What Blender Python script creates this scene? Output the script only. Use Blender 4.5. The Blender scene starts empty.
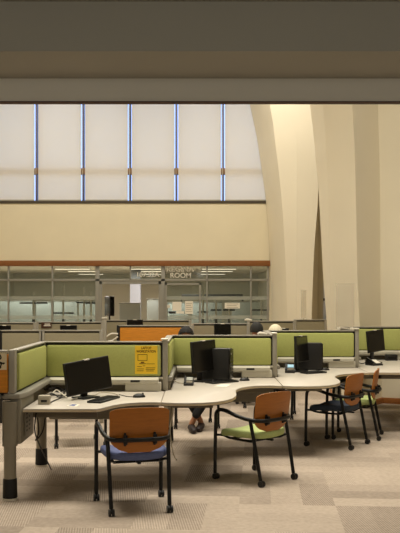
import bpy, bmesh, math, random
from mathutils import Vector, Matrix
random.seed(4)
C = bpy.context.scene.collection
PI = math.pi
F = 830.0; HY = 297.0; EYE = 1.65

# ------------------------------------------------------------------ materials
MATS = {}
def lin(c):
    return tuple((x/255/12.92 if x/255 <= .04045 else ((x/255+.055)/1.055)**2.4) for x in c)
def mat(name, rgb, rough=.6, metal=0.0, noise=0.0, nscale=8.0, bump=0.0, bscale=200.0, spec=.4, stretch=None, linear=False):
    if name in MATS: return MATS[name]
    m = bpy.data.materials.new(name); m.use_nodes = True
    nt = m.node_tree; b = nt.nodes['Principled BSDF']
    col = rgb if linear else lin(rgb)
    b.inputs['Base Color'].default_value = (*col, 1)
    b.inputs['Roughness'].default_value = rough
    b.inputs['Metallic'].default_value = metal
    b.inputs['Specular IOR Level'].default_value = spec
    tc = nt.nodes.new('ShaderNodeTexCoord')
    vec = tc.outputs['Object']
    if stretch:
        mp = nt.nodes.new('ShaderNodeMapping'); mp.inputs['Scale'].default_value = stretch
        nt.links.new(vec, mp.inputs['Vector']); vec = mp.outputs['Vector']
    if noise:
        n = nt.nodes.new('ShaderNodeTexNoise'); n.inputs['Scale'].default_value = nscale; n.inputs['Detail'].default_value = 4
        nt.links.new(vec, n.inputs['Vector'])
        r = nt.nodes.new('ShaderNodeMapRange'); r.inputs['From Min'].default_value = .25; r.inputs['From Max'].default_value = .75
        r.inputs['To Min'].default_value = 1-noise; r.inputs['To Max'].default_value = 1+noise
        nt.links.new(n.outputs['Fac'], r.inputs['Value'])
        h = nt.nodes.new('ShaderNodeHueSaturation'); h.inputs['Color'].default_value = (*col, 1)
        nt.links.new(r.outputs['Result'], h.inputs['Value'])
        nt.links.new(h.outputs['Color'], b.inputs['Base Color'])
    if bump:
        n2 = nt.nodes.new('ShaderNodeTexNoise'); n2.inputs['Scale'].default_value = bscale
        nt.links.new(vec, n2.inputs['Vector'])
        bp = nt.nodes.new('ShaderNodeBump'); bp.inputs['Strength'].default_value = bump; bp.inputs['Distance'].default_value = .01
        nt.links.new(n2.outputs['Fac'], bp.inputs['Height']); nt.links.new(bp.outputs['Normal'], b.inputs['Normal'])
    MATS[name] = m
    return m

CREAM = mat('cream_plaster', (230, 220, 192), .85, noise=.03, nscale=1.2, spec=.1)
PIERM = mat('pier_plaster', (236, 227, 204), .85, noise=.03, nscale=.8, spec=.1)
SOFSH = mat('soffit_shaded', (162, 160, 150), .85, noise=.02, nscale=1, spec=.1)  # soffit colour darkened to put shade on the bulkhead
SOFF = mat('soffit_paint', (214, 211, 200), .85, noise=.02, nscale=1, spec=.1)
GREEN = mat('green_fabric', (180, 184, 112), .95, noise=.05, nscale=60, bump=.15, bscale=400, spec=.05)
GREYF = mat('grey_fabric', (150, 142, 118), .95, noise=.05, nscale=60, bump=.1, bscale=400, spec=.05)
ALU = mat('warm_aluminium', (160, 155, 142), .45, .35, noise=.03, nscale=20)
ALUD = mat('grey_metal', (140, 134, 118), .5, .3, noise=.03, nscale=20)
LEDG = mat('grey_ledge', (146, 142, 130), .5, .1, noise=.02)
TRAY = mat('tray_plastic', (190, 185, 168), .5, noise=.02)
CAPM = mat('white_plastic', (226, 220, 205), .45)
LAM = mat('beige_laminate', (198, 190, 177), .42, noise=.025, nscale=14, spec=.35)
EDGE = mat('beige_edge', (206, 190, 158), .5)
UNDR = mat('bounce_absorber', (58, 52, 44), .8)
APR = mat('apron_metal', (116, 108, 90), .6, .1, noise=.03)
BLK = mat('black_plastic', (26, 25, 23), .45, noise=.08, nscale=30)
BLKM = mat('black_metal', (24, 23, 22), .38, .3)
SCREEN = mat('screen_glass', (17, 16, 14), .22, spec=.3)
BOOT = mat('black_boot', (20, 19, 18), .55)
ORW = mat('orange_wood', (206, 132, 32), .5, noise=.14, nscale=6, stretch=(1.5, 1.5, 14))
BACKW = mat('chair_plywood', (168, 102, 32), .42, noise=.12, nscale=5, stretch=(2, 2, 16))
TRIMW = mat('trim_wood', (136, 86, 44), .5, noise=.12, nscale=5, stretch=(1, 8, 12))
BASEW = mat('base_wood', (160, 102, 50), .5, noise=.12, nscale=5, stretch=(1, 8, 12))
DKTR = mat('dark_trim', (72, 44, 28), .6)
SBLUE = mat('blue_upholstery', (92, 102, 142), .85, noise=.08, nscale=60, bump=.1, bscale=300)
SGREEN = mat('green_upholstery', (176, 190, 124), .85, noise=.06, nscale=60, bump=.1, bscale=300)
SNAVY = mat('navy_upholstery', (42, 52, 66), .75, noise=.08, nscale=60)
SKIN = mat('skin', (176, 124, 92), .6, noise=.04, nscale=20)
HAIR = mat('dark_hair', (24, 20, 18), .7, noise=.25, nscale=40, bump=.5, bscale=80)
HAIRG = mat('charcoal_hair', (44, 44, 42), .75, noise=.25, nscale=40, bump=.5, bscale=80)
HAIRW = mat('pale_hair', (236, 224, 196), .75, noise=.08, nscale=40, bump=.4, bscale=80)
CLOTH = mat('black_cloth', (26, 25, 26), .9, noise=.1, nscale=30)
CLOTH2 = mat('grey_cloth', (74, 76, 80), .9, noise=.1, nscale=30)
SHOE = mat('dark_shoe', (40, 30, 28), .6)
WHITE = mat('white_paper', (238, 232, 216), .8)
POSTER = mat('cream_paper', (226, 212, 178), .8, noise=.03)
INK = mat('ink', (26, 24, 22), .7)
YEL = mat('yellow_paper', (252, 212, 58), .75, noise=.02)
BRN = mat('brown_ink', (118, 82, 18), .8)
MULL = mat('blue_grey_mullion', (92, 96, 116), .5, .2)
SILL = mat('dark_sill', (78, 70, 58), .6)
BRKT = mat('brown_bracket', (136, 106, 76), .6)
OLIVE = mat('olive_wall', (206, 202, 182), .9)
FRAME = mat('grey_frame', (150, 148, 138), .5, .2)
BOARD = mat('pale_board', (178, 186, 182), .6)
PILG = mat('slate_paint', (120, 120, 124), .8)
CABLE = mat('cable_black', (30, 28, 26), .5)
CABLW = mat('cable_pale', (206, 198, 180), .5)
CARD = mat('blue_card', (70, 88, 140), .7)
LETT = mat('pale_vinyl', (214, 210, 196), .8)
GREYB = mat('grey_box', (168, 160, 142), .6)
OLIVE2 = mat('olive_plaster', (132, 124, 104), .9, noise=.03)
CEILG = mat('grey_ceiling', (168, 162, 148), .9)
CEILM = mat('ceiling_white', (226, 218, 200), .9)

def emit(name, rgb, s):
    m = bpy.data.materials.new(name); m.use_nodes = True
    b = m.node_tree.nodes['Principled BSDF']
    b.inputs['Base Color'].default_value = (*lin(rgb), 1)
    b.inputs['Emission Color'].default_value = (*lin(rgb), 1); b.inputs['Emission Strength'].default_value = s
    return m
PHSC = emit('phone_screen_lit', (150, 190, 205), .55)
TUBE = emit('lamp_diffuser', (255, 238, 214), 1.6)

def glassy(name, tint, alpha, rgb, rough=.04, gl=.5):
    """thin pane: part clear (tinted), part faint milky film, part glossy"""
    m = bpy.data.materials.new(name); m.use_nodes = True; nt = m.node_tree
    nt.nodes.remove(nt.nodes['Principled BSDF']); out = nt.nodes['Material Output']
    t = nt.nodes.new('ShaderNodeBsdfTransparent'); t.inputs['Color'].default_value = (*tint, 1)
    d = nt.nodes.new('ShaderNodeBsdfPrincipled'); d.inputs['Base Color'].default_value = (*lin(rgb), 1)
    d.inputs['Roughness'].default_value = rough; d.inputs['Specular IOR Level'].default_value = gl
    mx = nt.nodes.new('ShaderNodeMixShader'); mx.inputs['Fac'].default_value = alpha
    nt.links.new(t.outputs[0], mx.inputs[1]); nt.links.new(d.outputs[0], mx.inputs[2])
    nt.links.new(mx.outputs[0], out.inputs['Surface'])
    return m
GLASS = glassy('office_glass', (.80, .84, .82), .10, (150, 156, 150), .05, .5)
FROST = glassy('frosted_film', (.85, .9, .9), .38, (206, 206, 194), .5, .3)
WGLASS = glassy('window_glass', (.9, .94, 1.0), .04, (120, 140, 170))
ACRY = glassy('acrylic', (.93, .93, .92), .24, (226, 216, 198), .12, .6)

def shade_mat():
    m = bpy.data.materials.new('shade_cloth'); m.use_nodes = True; nt = m.node_tree
    nt.nodes.remove(nt.nodes['Principled BSDF']); out = nt.nodes['Material Output']
    d = nt.nodes.new('ShaderNodeBsdfDiffuse'); d.inputs['Color'].default_value = (.93, .90, .84, 1)
    t = nt.nodes.new('ShaderNodeBsdfTranslucent'); t.inputs['Color'].default_value = (1, .91, .73, 1)
    n = nt.nodes.new('ShaderNodeTexNoise'); n.inputs['Scale'].default_value = 90
    bp = nt.nodes.new('ShaderNodeBump'); bp.inputs['Strength'].default_value = .05
    nt.links.new(n.outputs['Fac'], bp.inputs['Height']); nt.links.new(bp.outputs['Normal'], d.inputs['Normal'])
    mx = nt.nodes.new('ShaderNodeMixShader'); mx.inputs['Fac'].default_value = .5
    nt.links.new(d.outputs[0], mx.inputs[1]); nt.links.new(t.outputs[0], mx.inputs[2])
    nt.links.new(mx.outputs[0], out.inputs['Surface'])
    return m
SHADE = shade_mat()

def carpet_mat():
    m = bpy.data.materials.new('plank_carpet'); m.use_nodes = True; nt = m.node_tree
    b = nt.nodes['Principled BSDF']; b.inputs['Roughness'].default_value = .97; b.inputs['Specular IOR Level'].default_value = .05
    N = nt.nodes.new; L = nt.links.new
    tc = N('ShaderNodeTexCoord'); mp = N('ShaderNodeMapping'); mp.inputs['Rotation'].default_value = (0, 0, math.radians(4))
    mp.inputs['Location'].default_value = (.15, .22, 0)
    L(tc.outputs['Object'], mp.inputs['Vector']); sp = N('ShaderNodeSeparateXYZ'); L(mp.outputs['Vector'], sp.inputs[0])
    def M(op, a, b_=None):
        n = N('ShaderNodeMath'); n.operation = op
        for i, v in enumerate((a, b_)):
            if v is None: continue
            if isinstance(v, (int, float)): n.inputs[i].default_value = v
            else: L(v, n.inputs[i])
        return n.outputs[0]
    S = .76
    u = M('DIVIDE', sp.outputs['X'], S); v = M('DIVIDE', sp.outputs['Y'], S)
    cu = M('FLOOR', u); cv = M('FLOOR', v)
    par = M('FLOORED_MODULO', M('ADD', cu, cv), 2.0)
    ac = M('ADD', M('MULTIPLY', v, M('SUBTRACT', 1.0, par)), M('MULTIPLY', u, par))      # coordinate across the plank
    al = M('ADD', M('MULTIPLY', u, M('SUBTRACT', 1.0, par)), M('MULTIPLY', v, par))
    sub = M('FLOOR', M('MULTIPLY', ac, 3.0))
    cb = N('ShaderNodeCombineXYZ'); L(cu, cb.inputs[0]); L(cv, cb.inputs[1]); L(M('ADD', sub, M('MULTIPLY', par, 77.0)), cb.inputs[2])
    wn = N('ShaderNodeTexWhiteNoise'); wn.noise_dimensions = '3D'; L(cb.outputs[0], wn.inputs['Vector'])
    r1 = wn.outputs['Value']; sc = N('ShaderNodeSeparateXYZ'); L(wn.outputs['Color'], sc.inputs[0]); r2 = sc.outputs[1]
    # pin stripes run slightly skewed to the plank
    ph = M('MULTIPLY', M('ADD', ac, M('MULTIPLY', al, .18)), 2*PI*S/.019)
    st = M('SINE', ph)
    amt = M('MULTIPLY', M('GREATER_THAN', r2, .45), .20)
    fine = N('ShaderNodeTexNoise'); fine.inputs['Scale'].default_value = 26; fine.inputs['Detail'].default_value = 6; L(tc.outputs['Object'], fine.inputs['Vector'])
    big = N('ShaderNodeTexNoise'); big.inputs['Scale'].default_value = 1.1; L(tc.outputs['Object'], big.inputs['Vector'])
    val = M('ADD', M('ADD', M('MULTIPLY', r1, .34), .33), M('MULTIPLY', st, amt))
    val = M('ADD', val, M('MULTIPLY', M('SUBTRACT', fine.outputs['Fac'], .5), .5))
    val = M('ADD', val, M('MULTIPLY', M('SUBTRACT', big.outputs['Fac'], .5), .25))
    rp = N('ShaderNodeValToRGB'); e = rp.color_ramp.elements
    e[0].position = 0; e[0].color = (*lin((128, 116, 104)), 1); e[1].position = 1; e[1].color = (*lin((208, 192, 174)), 1)
    L(val, rp.inputs['Fac']); L(rp.outputs['Color'], b.inputs['Base Color'])
    bp = N('ShaderNodeBump'); bp.inputs['Strength'].default_value = .15; bp.inputs['Distance'].default_value = .004
    L(st, bp.inputs['Height']); L(bp.outputs['Normal'], b.inputs['Normal'])
    return m
CARPET = carpet_mat()

# ------------------------------------------------------------------ mesh builder
def smooth_path(pts, n=6):
    P = [Vector(p) for p in pts]
    if len(P) < 3: return P
    Q = [2*P[0]-P[1]] + P + [2*P[-1]-P[-2]]
    out = []
    for i in range(1, len(Q)-2):
        a, b, c, d = Q[i-1:i+3]
        for k in range(n):
            t = k/n
            out.append(.5*((2*b)+(c-a)*t+(2*a-5*b+4*c-d)*t*t+(3*b-a-3*c+d)*t**3))
    out.append(P[-1])
    return out
class MB:
    def __init__(s): s.bm = bmesh.new()
    def _merge(s, t, M4=None):
        if M4 is not None: bmesh.ops.transform(t, matrix=M4, verts=t.verts)
        me = bpy.data.meshes.new('tmp'); t.to_mesh(me); t.free(); s.bm.from_mesh(me); bpy.data.meshes.remove(me)
    def box(s, c, d, bev=0, rot=None, seg=2):
        t = bmesh.new(); bmesh.ops.create_cube(t, size=1)
        bmesh.ops.scale(t, vec=d, verts=t.verts)
        if bev: bmesh.ops.bevel(t, geom=t.edges[:], offset=min(bev, min(d)*.49), segments=seg, affect='EDGES', profile=.5)
        M4 = Matrix.Translation(c)
        if rot is not None: M4 = M4 @ (rot if isinstance(rot, Matrix) else Matrix.Rotation(rot, 4, 'Z'))
        s._merge(t, M4); return s
    def bb(s, x0, x1, y0, y1, z0, z1, bev=0):
        return s.box(((x0+x1)/2, (y0+y1)/2, (z0+z1)/2), (abs(x1-x0), abs(y1-y0), abs(z1-z0)), bev)
    def tube(s, pts, r, seg=10, n=6, smooth=True, sx=1.0):
        P = smooth_path(pts, n) if smooth else [Vector(p) for p in pts]
        R = r if isinstance(r, (list, tuple)) else None
        prev = None; up = None
        for i, p in enumerate(P):
            d = (P[min(i+1, len(P)-1)]-P[max(i-1, 0)]).normalized()
            if up is None:
                up = Vector((0, 0, 1)) if abs(d.z) < .9 else Vector((0, 1, 0))
            a = d.cross(up).normalized(); b = a.cross(d).normalized(); up = b
            if R:
                f = i/(len(P)-1)*(len(R)-1); k = min(int(f), len(R)-2); rr = R[k]+(R[k+1]-R[k])*(f-k)
            else: rr = r
            ring = [s.bm.verts.new(p+a*math.cos(2*PI*j/seg)*rr*sx+b*math.sin(2*PI*j/seg)*rr) for j in range(seg)]
            if prev:
                for j in range(seg): s.bm.faces.new((prev[j], prev[(j+1) % seg], ring[(j+1) % seg], ring[j]))
            else: s.bm.faces.new(ring[::-1])
            prev = ring
        s.bm.faces.new(prev); return s
    def cyl(s, p0, p1, r0, r1=None, seg=20):
        return s.tube([p0, p1], [r0, r0 if r1 is None else r1], seg, smooth=False)
    def prism(s, poly, z0, z1, bev=0):
        t = bmesh.new()
        vs = [t.verts.new((x, y, z0)) for x, y in poly]; f = t.faces.new(vs)
        r = bmesh.ops.extrude_face_region(t, geom=[f])
        bmesh.ops.translate(t, vec=(0, 0, z1-z0), verts=[v for v in r['geom'] if isinstance(v, bmesh.types.BMVert)])
        bmesh.ops.recalc_face_normals(t, faces=t.faces[:])
        if bev:
            ed = [e for e in t.edges if abs(e.verts[0].co.z-e.verts[1].co.z) < 1e-6]
            bmesh.ops.bevel(t, geom=ed, offset=bev, segments=2, affect='EDGES', profile=.5)
        s._merge(t); return s
    def prism_x(s, poly, x0, x1):           # polygon in (y, z) swept along x
        t = MB(); t.prism(poly, x0, x1)
        s._merge(t.bm, Matrix(((0, 0, 1, 0), (1, 0, 0, 0), (0, 1, 0, 0), (0, 0, 0, 1)))); return s
    def prism_y(s, poly, y0, y1):           # polygon in (x, z) swept along y
        t = MB(); t.prism(poly, y0, y1)
        s._merge(t.bm, Matrix(((1, 0, 0, 0), (0, 0, 1, 0), (0, 1, 0, 0), (0, 0, 0, 1)))); return s
    def loft(s, levels):                    # levels: list of rings of 3-D points
        prev = None
        for ring in levels:
            vs = [s.bm.verts.new(p) for p in ring]
            if prev:
                n = len(vs)
                for j in range(n): s.bm.faces.new((prev[j], prev[(j+1) % n], vs[(j+1) % n], vs[j]))
            else: s.bm.faces.new(vs[::-1])
            prev = vs
        s.bm.faces.new(prev); return s
    def ball(s, c, r, u=20, v=14):
        t = bmesh.new(); bmesh.ops.create_uvsphere(t, u_segments=u, v_segments=v, radius=1)
        s._merge(t, Matrix.Translation(c) @ Matrix.Diagonal((*(r if hasattr(r, '__len__') else (r, r, r)), 1))); return s
    def build(s, name, m, parent=None, loc=None, rot=None, angle=40):
        bmesh.ops.recalc_face_normals(s.bm, faces=s.bm.faces[:])
        me = bpy.data.meshes.new(name); s.bm.to_mesh(me); s.bm.free()
        me.materials.append(m)
        for p in me.polygons: p.use_smooth = True
        me.set_sharp_from_angle(angle=math.radians(angle))
        o = bpy.data.objects.new(name, me); C.objects.link(o)
        if parent: o.parent = parent
        if loc: o.location = loc
        if rot: o.rotation_euler = rot
        return o
def tag(o, label=None, cat=None, group=None, kind=None):
    if label: o['label'] = label
    if cat: o['category'] = cat
    if group: o['group'] = group
    if kind: o['kind'] = kind
    return o
def thing(name, loc, label, cat, rz=0, group=None):
    o = bpy.data.objects.new(name, None); C.objects.link(o)
    o.empty_display_size = .1
    o.location = loc; o.rotation_euler = (0, 0, rz)
    return tag(o, label, cat, group)
def struct(name, mb, m, parent=None):
    o = mb.build(name, m, parent)
    if not parent: o['kind'] = 'structure'
    return o
def copy_tree(o, parent=None):
    c = o.copy(); C.objects.link(c)
    if parent: c.parent = parent
    for ch in list(o.children): copy_tree(ch, c)
    return c
def text(name, s, size, m, parent, loc, rot=(PI/2, 0, 0), width=None, depth=.002):
    cu = bpy.data.curves.new(name, 'FONT'); cu.body = s; cu.size = size; cu.align_x = 'CENTER'; cu.align_y = 'CENTER'
    cu.extrude = depth; cu.offset = size*.02
    t = bpy.data.objects.new(name, cu); C.objects.link(t)
    bpy.context.view_layer.update()
    me = bpy.data.meshes.new_from_object(t.evaluated_get(bpy.context.evaluated_depsgraph_get()))
    bpy.data.objects.remove(t); bpy.data.curves.remove(cu)
    me.materials.clear(); me.materials.append(m)
    o = bpy.data.objects.new(name, me); C.objects.link(o); o.parent = parent; o.location = loc; o.rotation_euler = rot
    if width:
        w = max(v.co.x for v in me.vertices)-min(v.co.x for v in me.vertices)
        for v in me.vertices: v.co.x *= width/w
    return o
def X(px, Y): return (px-200)*Y/F
def Z(py, Y): return EYE+(HY-py)*Y/F
def D(px, py, h=.74):                        # point of the horizontal plane at height h
    Y = F*(EYE-h)/(py-HY); return ((px-200)*Y/F, Y)

# ------------------------------------------------------------------ the hall
LX, RX, BACK, FY = -9.0, 9.5, -3.5, 25.0
struct('floor', MB().bb(LX, RX, BACK, 41, -.08, 0), CARPET)
struct('wall_left', MB().bb(LX-.2, LX, BACK, FY+.2, 0, 9.4), CREAM)
struct('wall_right', MB().bb(RX, RX+.2, BACK, FY+.2, 0, 9.4), CREAM)
struct('wall_rear', MB().bb(LX, RX, BACK-.2, BACK, 0, 3.4), OLIVE2)
SY0, SY1 = 5.0, 5.62                          # bulkhead and beam that bound the low ceiling
zc, zb, zf = 3.13, 3.13, Z(101.3, SY1)
struct('ceiling', MB().bb(LX, RX, BACK, SY0, 3.43, 3.6), SOFSH)
struct('ceiling_bulkhead', MB().bb(LX, RX, SY0, SY1, 3.13, 3.6), SOFSH)
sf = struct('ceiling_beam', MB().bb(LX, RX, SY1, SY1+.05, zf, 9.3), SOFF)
struct('trim_1', MB().bb(LX, RX, SY1-.008, SY1+.058, zf-.008, zf, .003), DKTR)
struct('ceiling_atrium', MB().bb(LX, RX, SY1+.05, FY+.2, 9.2, 9.4), CEILG)

# far wall: glazed office front, plain band, shaded high windows
zsill = Z(203.5, FY); zhead = Z(260.6, FY); zgl = Z(266.0, FY)
struct('wall_back', MB().bb(LX, 2.35, FY, FY+.25, zhead, zsill), CREAM)
struct('wall_back_right', MB().bb(2.1, X(323.3, FY), FY, FY+.25, 0, 9.2)
       .bb(X(327, FY), RX, FY, FY+.25, 0, 9.2).bb(X(323.3, FY), X(327, FY), FY, FY+.25, 2.3, 9.2).bb(X(323.3, FY), X(327, FY), FY, FY+.25, 0, .5), CREAM)
struct('wall_back_top', MB().bb(LX, 2.1, FY, FY+.25, 8.4, 9.2), CREAM)
w2 = struct('window_2', MB().bb(X(323.3, FY), X(327, FY), FY+.12, FY+.13, .5, 2.3), WGLASS)
struct('window_bar', MB().bb(X(323.3, FY), X(327, FY), FY+.06, FY+.12, Z(299, FY)-.05, Z(299, FY)+.02), SILL, w2); struct('window_film', MB().bb(X(323.3, FY), X(327, FY), FY+.105, FY+.112, .5, 2.3), SHADE, w2)
win = struct('window_1', MB().bb(LX, 2.1, FY+.19, FY+.2, zsill, 8.4), WGLASS)
struct('window_sill', MB().bb(LX, 2.04, FY-.03, FY+.25, zsill, zsill+.085, .01), SILL, win)
struct('window_rail', MB().bb(LX, 2.1, FY+.12, FY+.18, 5.35, 5.53), BRKT, win)
mpx = [-98.5, -58, -11, 36.2, 83, 129.8, 176.3, 223]
for i, p in enumerate(mpx):
    struct('mullion', MB().bb(X(p, FY)-.032, X(p, FY)+.032, FY+.03, FY+.18, zsill+.08, 8.4, .005), MULL, win)
    struct('rail_bracket', MB().bb(X(p, FY)-.055, X(p, FY)+.055, FY+.012, FY+.06, 5.36, 5.54, .006), BRKT, win)
edges = mpx + [266.5]
names = ['roller shade next to the left wall, wholly left of the photo edge', 'second shade left of the leftmost visible mullion', 'leftmost roller shade, cut off by the photo edge', 'roller shade second from the left', 'roller shade third from the left, in the middle of the row',
         'roller shade third from the right end', 'roller shade second from the right end', 'rightmost roller shade next to the curved pier']
for i in range(8):
    x0, x1 = X(edges[i], FY)+.06, X(edges[i+1], FY)-.06
    if i == 7: x1 = 2.06
    t = thing('roller_shade', ((x0+x1)/2, FY+.014, zsill+.085), 'white backlit '+names[i], 'window shade', 0, 'white roller shades in the high windows')
    if i == 1: t['label'] = 'white backlit roller shade second from the left wall, left of the photo edge'
    w = (x1-x0)/2; h = 8.35-zsill-.085
    MB().bb(-w, w, -.002, .002, .03, h).build('shade_fabric', SHADE, t)
    MB().bb(-w, w, -.012, .012, 0, .035, .005).build('bottom_bar', TRAY, t)
    MB().cyl((-w, 0, h), (w, 0, h), .012).build('roller', CAPM, t)
    if i < 7:
        MB().tube([(w+.05, -.01, h), (w+.05, -.012, 1), (w+.045, -.01, .02)], .006, 6).build('pull_cord', CAPM, t)

# office front
struct('trim_2', MB().bb(LX, 2.12, FY-.05, FY+.2, zgl, zhead, .01), TRIMW)
ztr = Z(280, FY)
vp = [-124, -80, -36, 8, 52, 97.2, 163, 207, 251]
glx1 = X(268, FY)
gw = struct('window_3', MB().bb(LX, X(97.2, FY), FY+.06, FY+.075, 0, zgl).bb(X(163, FY), glx1, FY+.06, FY+.075, 0, zgl).bb(X(97.2, FY), X(163, FY), FY+.06, FY+.075, ztr, zgl), GLASS)
for p in vp:
    w = .06 if p in (97.2, 163) else .022
    struct('window_mullion', MB().bb(X(p, FY)-w, X(p, FY)+w, FY+.02, FY+.11, 0, zgl, .004), FRAME, gw)
struct('window_mullion', MB().bb(X(130.3, FY)-.02, X(130.3, FY)+.02, FY+.02, FY+.11, ztr, zgl, .004), FRAME, gw)
struct('window_mullion', MB().bb(glx1-.03, glx1+.03, FY+.02, FY+.11, 0, zgl, .004), FRAME, gw)
struct('transom_bar', MB().bb(LX, glx1, FY+.02, FY+.11, ztr-.035, ztr+.035, .004), FRAME, gw)
for (a, b) in ((-100, 96), (165, 267.5)):
    for (ya, yb) in ((296.3, 299.8), (315.5, 319)):
        struct('frosted_band', MB().bb(X(a, FY), X(b, FY), FY+.052, FY+.058, Z(yb, FY), Z(ya, FY)), FROST, gw)
dr = struct('door_1', MB().bb(X(98.5, FY), X(101.6, FY), FY+.03, FY+.12, 0, ztr-.035).bb(X(158.6, FY), X(161.8, FY), FY+.03, FY+.12, 0, ztr-.035)
            .bb(X(98.5, FY), X(161.8, FY), FY+.03, FY+.12, ztr-.12, ztr-.035), FRAME)
d3 = struct('door_2', MB().bb(X(165, FY), X(167, FY), FY-.02, FY+.04, 0, Z(283, FY)).bb(X(199, FY), X(201, FY), FY-.02, FY+.04, 0, Z(283, FY))
            .bb(X(165, FY), X(201, FY), FY-.02, FY+.04, Z(285, FY), Z(283, FY)), FRAME)
rs = text('room_lettering', 'REGINA', .20, LETT, gw, (X(180, FY), FY+.045, Z(269.4, FY)), width=.82)
text('room_lettering', 'ROOM', .21, LETT, gw, (X(180.6, FY), FY+.045, Z(275.6, FY)), width=.62)
text('number_lettering', '107.32A', .18, LETT, gw, (X(147.5, FY), FY+.045, Z(274.8, FY)), width=.67)
def notice(px0, px1, py0, py1, m, name, label, lines=0, lm=INK, lp=0.0):
    t = thing(name, (X((px0+px1)/2, FY), FY+.055, Z(py1, FY)), label, 'notice')
    w = X(px1, FY)-X(px0, FY); h = Z(py0, FY)-Z(py1, FY)
    MB().bb(-w/2, w/2, -.008, 0, 0, h).build('sheet', m, t)
    for k in range(lines):
        MB().bb(-w*.38, w*(.38-.1*(k % 2)), -.010, -.008, h*(.2+.6*k/max(1, lines-1))-.008, h*(.2+.6*k/max(1, lines-1))+.008).build('print', lm, t)
    return t
notice(172.3, 181.5, 301.8, 310.8, WHITE, 'notice', 'pale square notice taped to the glass under the room name', 0)
notice(185, 193, 301, 314, WHITE, 'notice', 'tall white printed notice on the glass right of the square one', 5, GREYB)
notice(164.5, 169.8, 304.8, 308, WHITE, 'notice', 'smallest white note on the glass by the door frame', 0)
notice(168.5, 175.5, 311.4, 313.6, INK, 'door_plate', 'small black plate on the glass below the square notice', 0)
notice(176.2, 184, 311.2, 313.6, WHITE, 'notice', 'narrow white strip on the glass beside the black plate', 0)
notice(224.8, 240, 302.8, 308.5, WHITE, 'notice', 'wide white notice on the glass in the right-hand bay', 3, GREYB)

# office behind the glass
struct('wall_office_back', MB().bb(LX, 3, 40, 40.2, 0, 2.8), OLIVE)
struct('wall_office_left', MB().bb(LX-.2, LX, FY+.2, 40, 0, 2.8), OLIVE)
struct('wall_office_right', MB().bb(2.8, 3, FY+.25, 40, 0, 2.8), OLIVE)
struct('ceiling_office', MB().bb(LX, 3, FY+.1, 40, 2.75, 2.95), CEILM)
for (pcs, nm) in (((72.5, 84, 91), 'left'), ((147, 149, 152), 'middle'), ((219, 217, 213), 'right')):
    for pc, (Y, kk, pw) in zip(pcs, ((31.2, 'nearest the glass', 34), (34.0, 'halfway back', 31), (38.3, 'farthest from the glass', 24))):
        w = pw*Y/F
        t = thing('ceiling_light', (X(pc, Y), Y, 2.75), f'long bright ceiling light in the office behind the glass, {nm} column, {kk}', 'ceiling light', 0, 'office ceiling lights')
        MB().bb(-w/2-.03, w/2+.03, -.16, .16, -.05, 0, .01).build('housing', CAPM, t)
        MB().bb(-w/2, w/2, -.13, .13, -.062, -.05).build('diffuser', TUBE, t)
struct('wall_office_column', MB().bb(X(130, 33), X(140.5, 33), 33, 33.4, 0, 2.75), PILG)
def board(px0, px1, py0, Y, name, label, m, feet=True, zlow=.35):
    t = thing(name, (X((px0+px1)/2, Y), Y, 0), label, 'panel')
    w = X(px1, Y)-X(px0, Y); h = Z(py0, Y)
    MB().bb(-w/2, w/2, -.02, .02, zlow, h, .01).build('board', m, t)
    MB().bb(-w/2-.02, w/2+.02, -.03, .03, h, h+.025, .005).build('frame', FRAME, t)
    for sx in (-1, 1): MB().bb(sx*w/2-.02, sx*w/2+.02, -.25, .25, 0, .04, .01).bb(sx*w/2-.015, sx*w/2+.015, -.015, .015, .03, zlow+.02).build('foot', FRAME, t)
    return t
board(119.5, 140.5, 303.5, 29, 'screen_panel', 'wide pale free-standing panel seen through the open doorway', BOARD)
board(147, 158.3, 299.5, 30, 'screen_panel', 'narrow tall pale panel at the right of the doorway', BOARD)
for (a, b, yy, nm) in ((-2, 33, 301, 'leftmost'), (36, 51, 302, 'second from the left'), (54, 77, 301.5, 'third from the left'), (79, 96, 302, 'just left of the doorway')):
    board(a, b, yy, 30.5, 'screen_panel', f'pale blue-grey panel behind the office glass, {nm}', BOARD)
for (a, b, yy, nm) in ((168, 188, 303, 'left of three right of the doorway'), (192, 222, 302.5, 'middle of three right of the doorway'), (232, 262, 302, 'right of three right of the doorway')):
    board(a, b, yy, 30.5, 'screen_panel', f'pale blue-grey panel behind the office glass, {nm}', BOARD)
def stand(px, py0, Y, hw, py1, label):
    t = thing('coat_stand', (X(px, Y), Y, 0), label, 'stand', 0, 'stands behind the office glass')
    MB().cyl((0, 0, .9), (0, 0, Z(py0, Y)), .035).build('upper_pole', CAPM, t)
    MB().cyl((0, 0, .04), (0, 0, .9+.02), .045).build('lower_pole', BLKM, t)
    MB().bb(-hw, hw, -.03, .03, Z(py1, Y)-.03, Z(py1, Y)+.03, .01).build('cross_bar', BLKM, t)
    MB().cyl((0, 0, 0), (0, 0, .04), .12).build('base', BLKM, t)
for (px, py, hw, p1, nm) in ((33.5, 292, .45, 303, 'farthest left'), (63.3, 285, .34, 313, 'taller one left of the doorway'), (84, 287, .25, 302.5, 'middle one left of the doorway'), (91, 292, .2, 303, 'just left of the doorway'),
                             (203, 291, .18, 312, 'tall one right of the doorway'), (216, 299, .18, 310, 'short one right of the doorway'), (229, 303, .2, 310, 'under the wide white notice'), (261, 297, .3, 310, 'farthest right')):
    stand(px, py, 27+(px*7 % 13)/13*1.6, hw, p1, f'thin dark pole stand with cross bar behind the glass, {nm}')
t = thing('display_screen', (X(109.5, 27.5), 27.5, 0), 'tall black screen on a foot seen through the doorway', 'screen')
MB().box((0, 0, 1.35), (.16, .5, .66), .02, rot=.5).build('screen', SCREEN, t)
MB().cyl((0, 0, .03), (0, 0, 1.1), .03).build('pole', BLKM, t)
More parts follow.
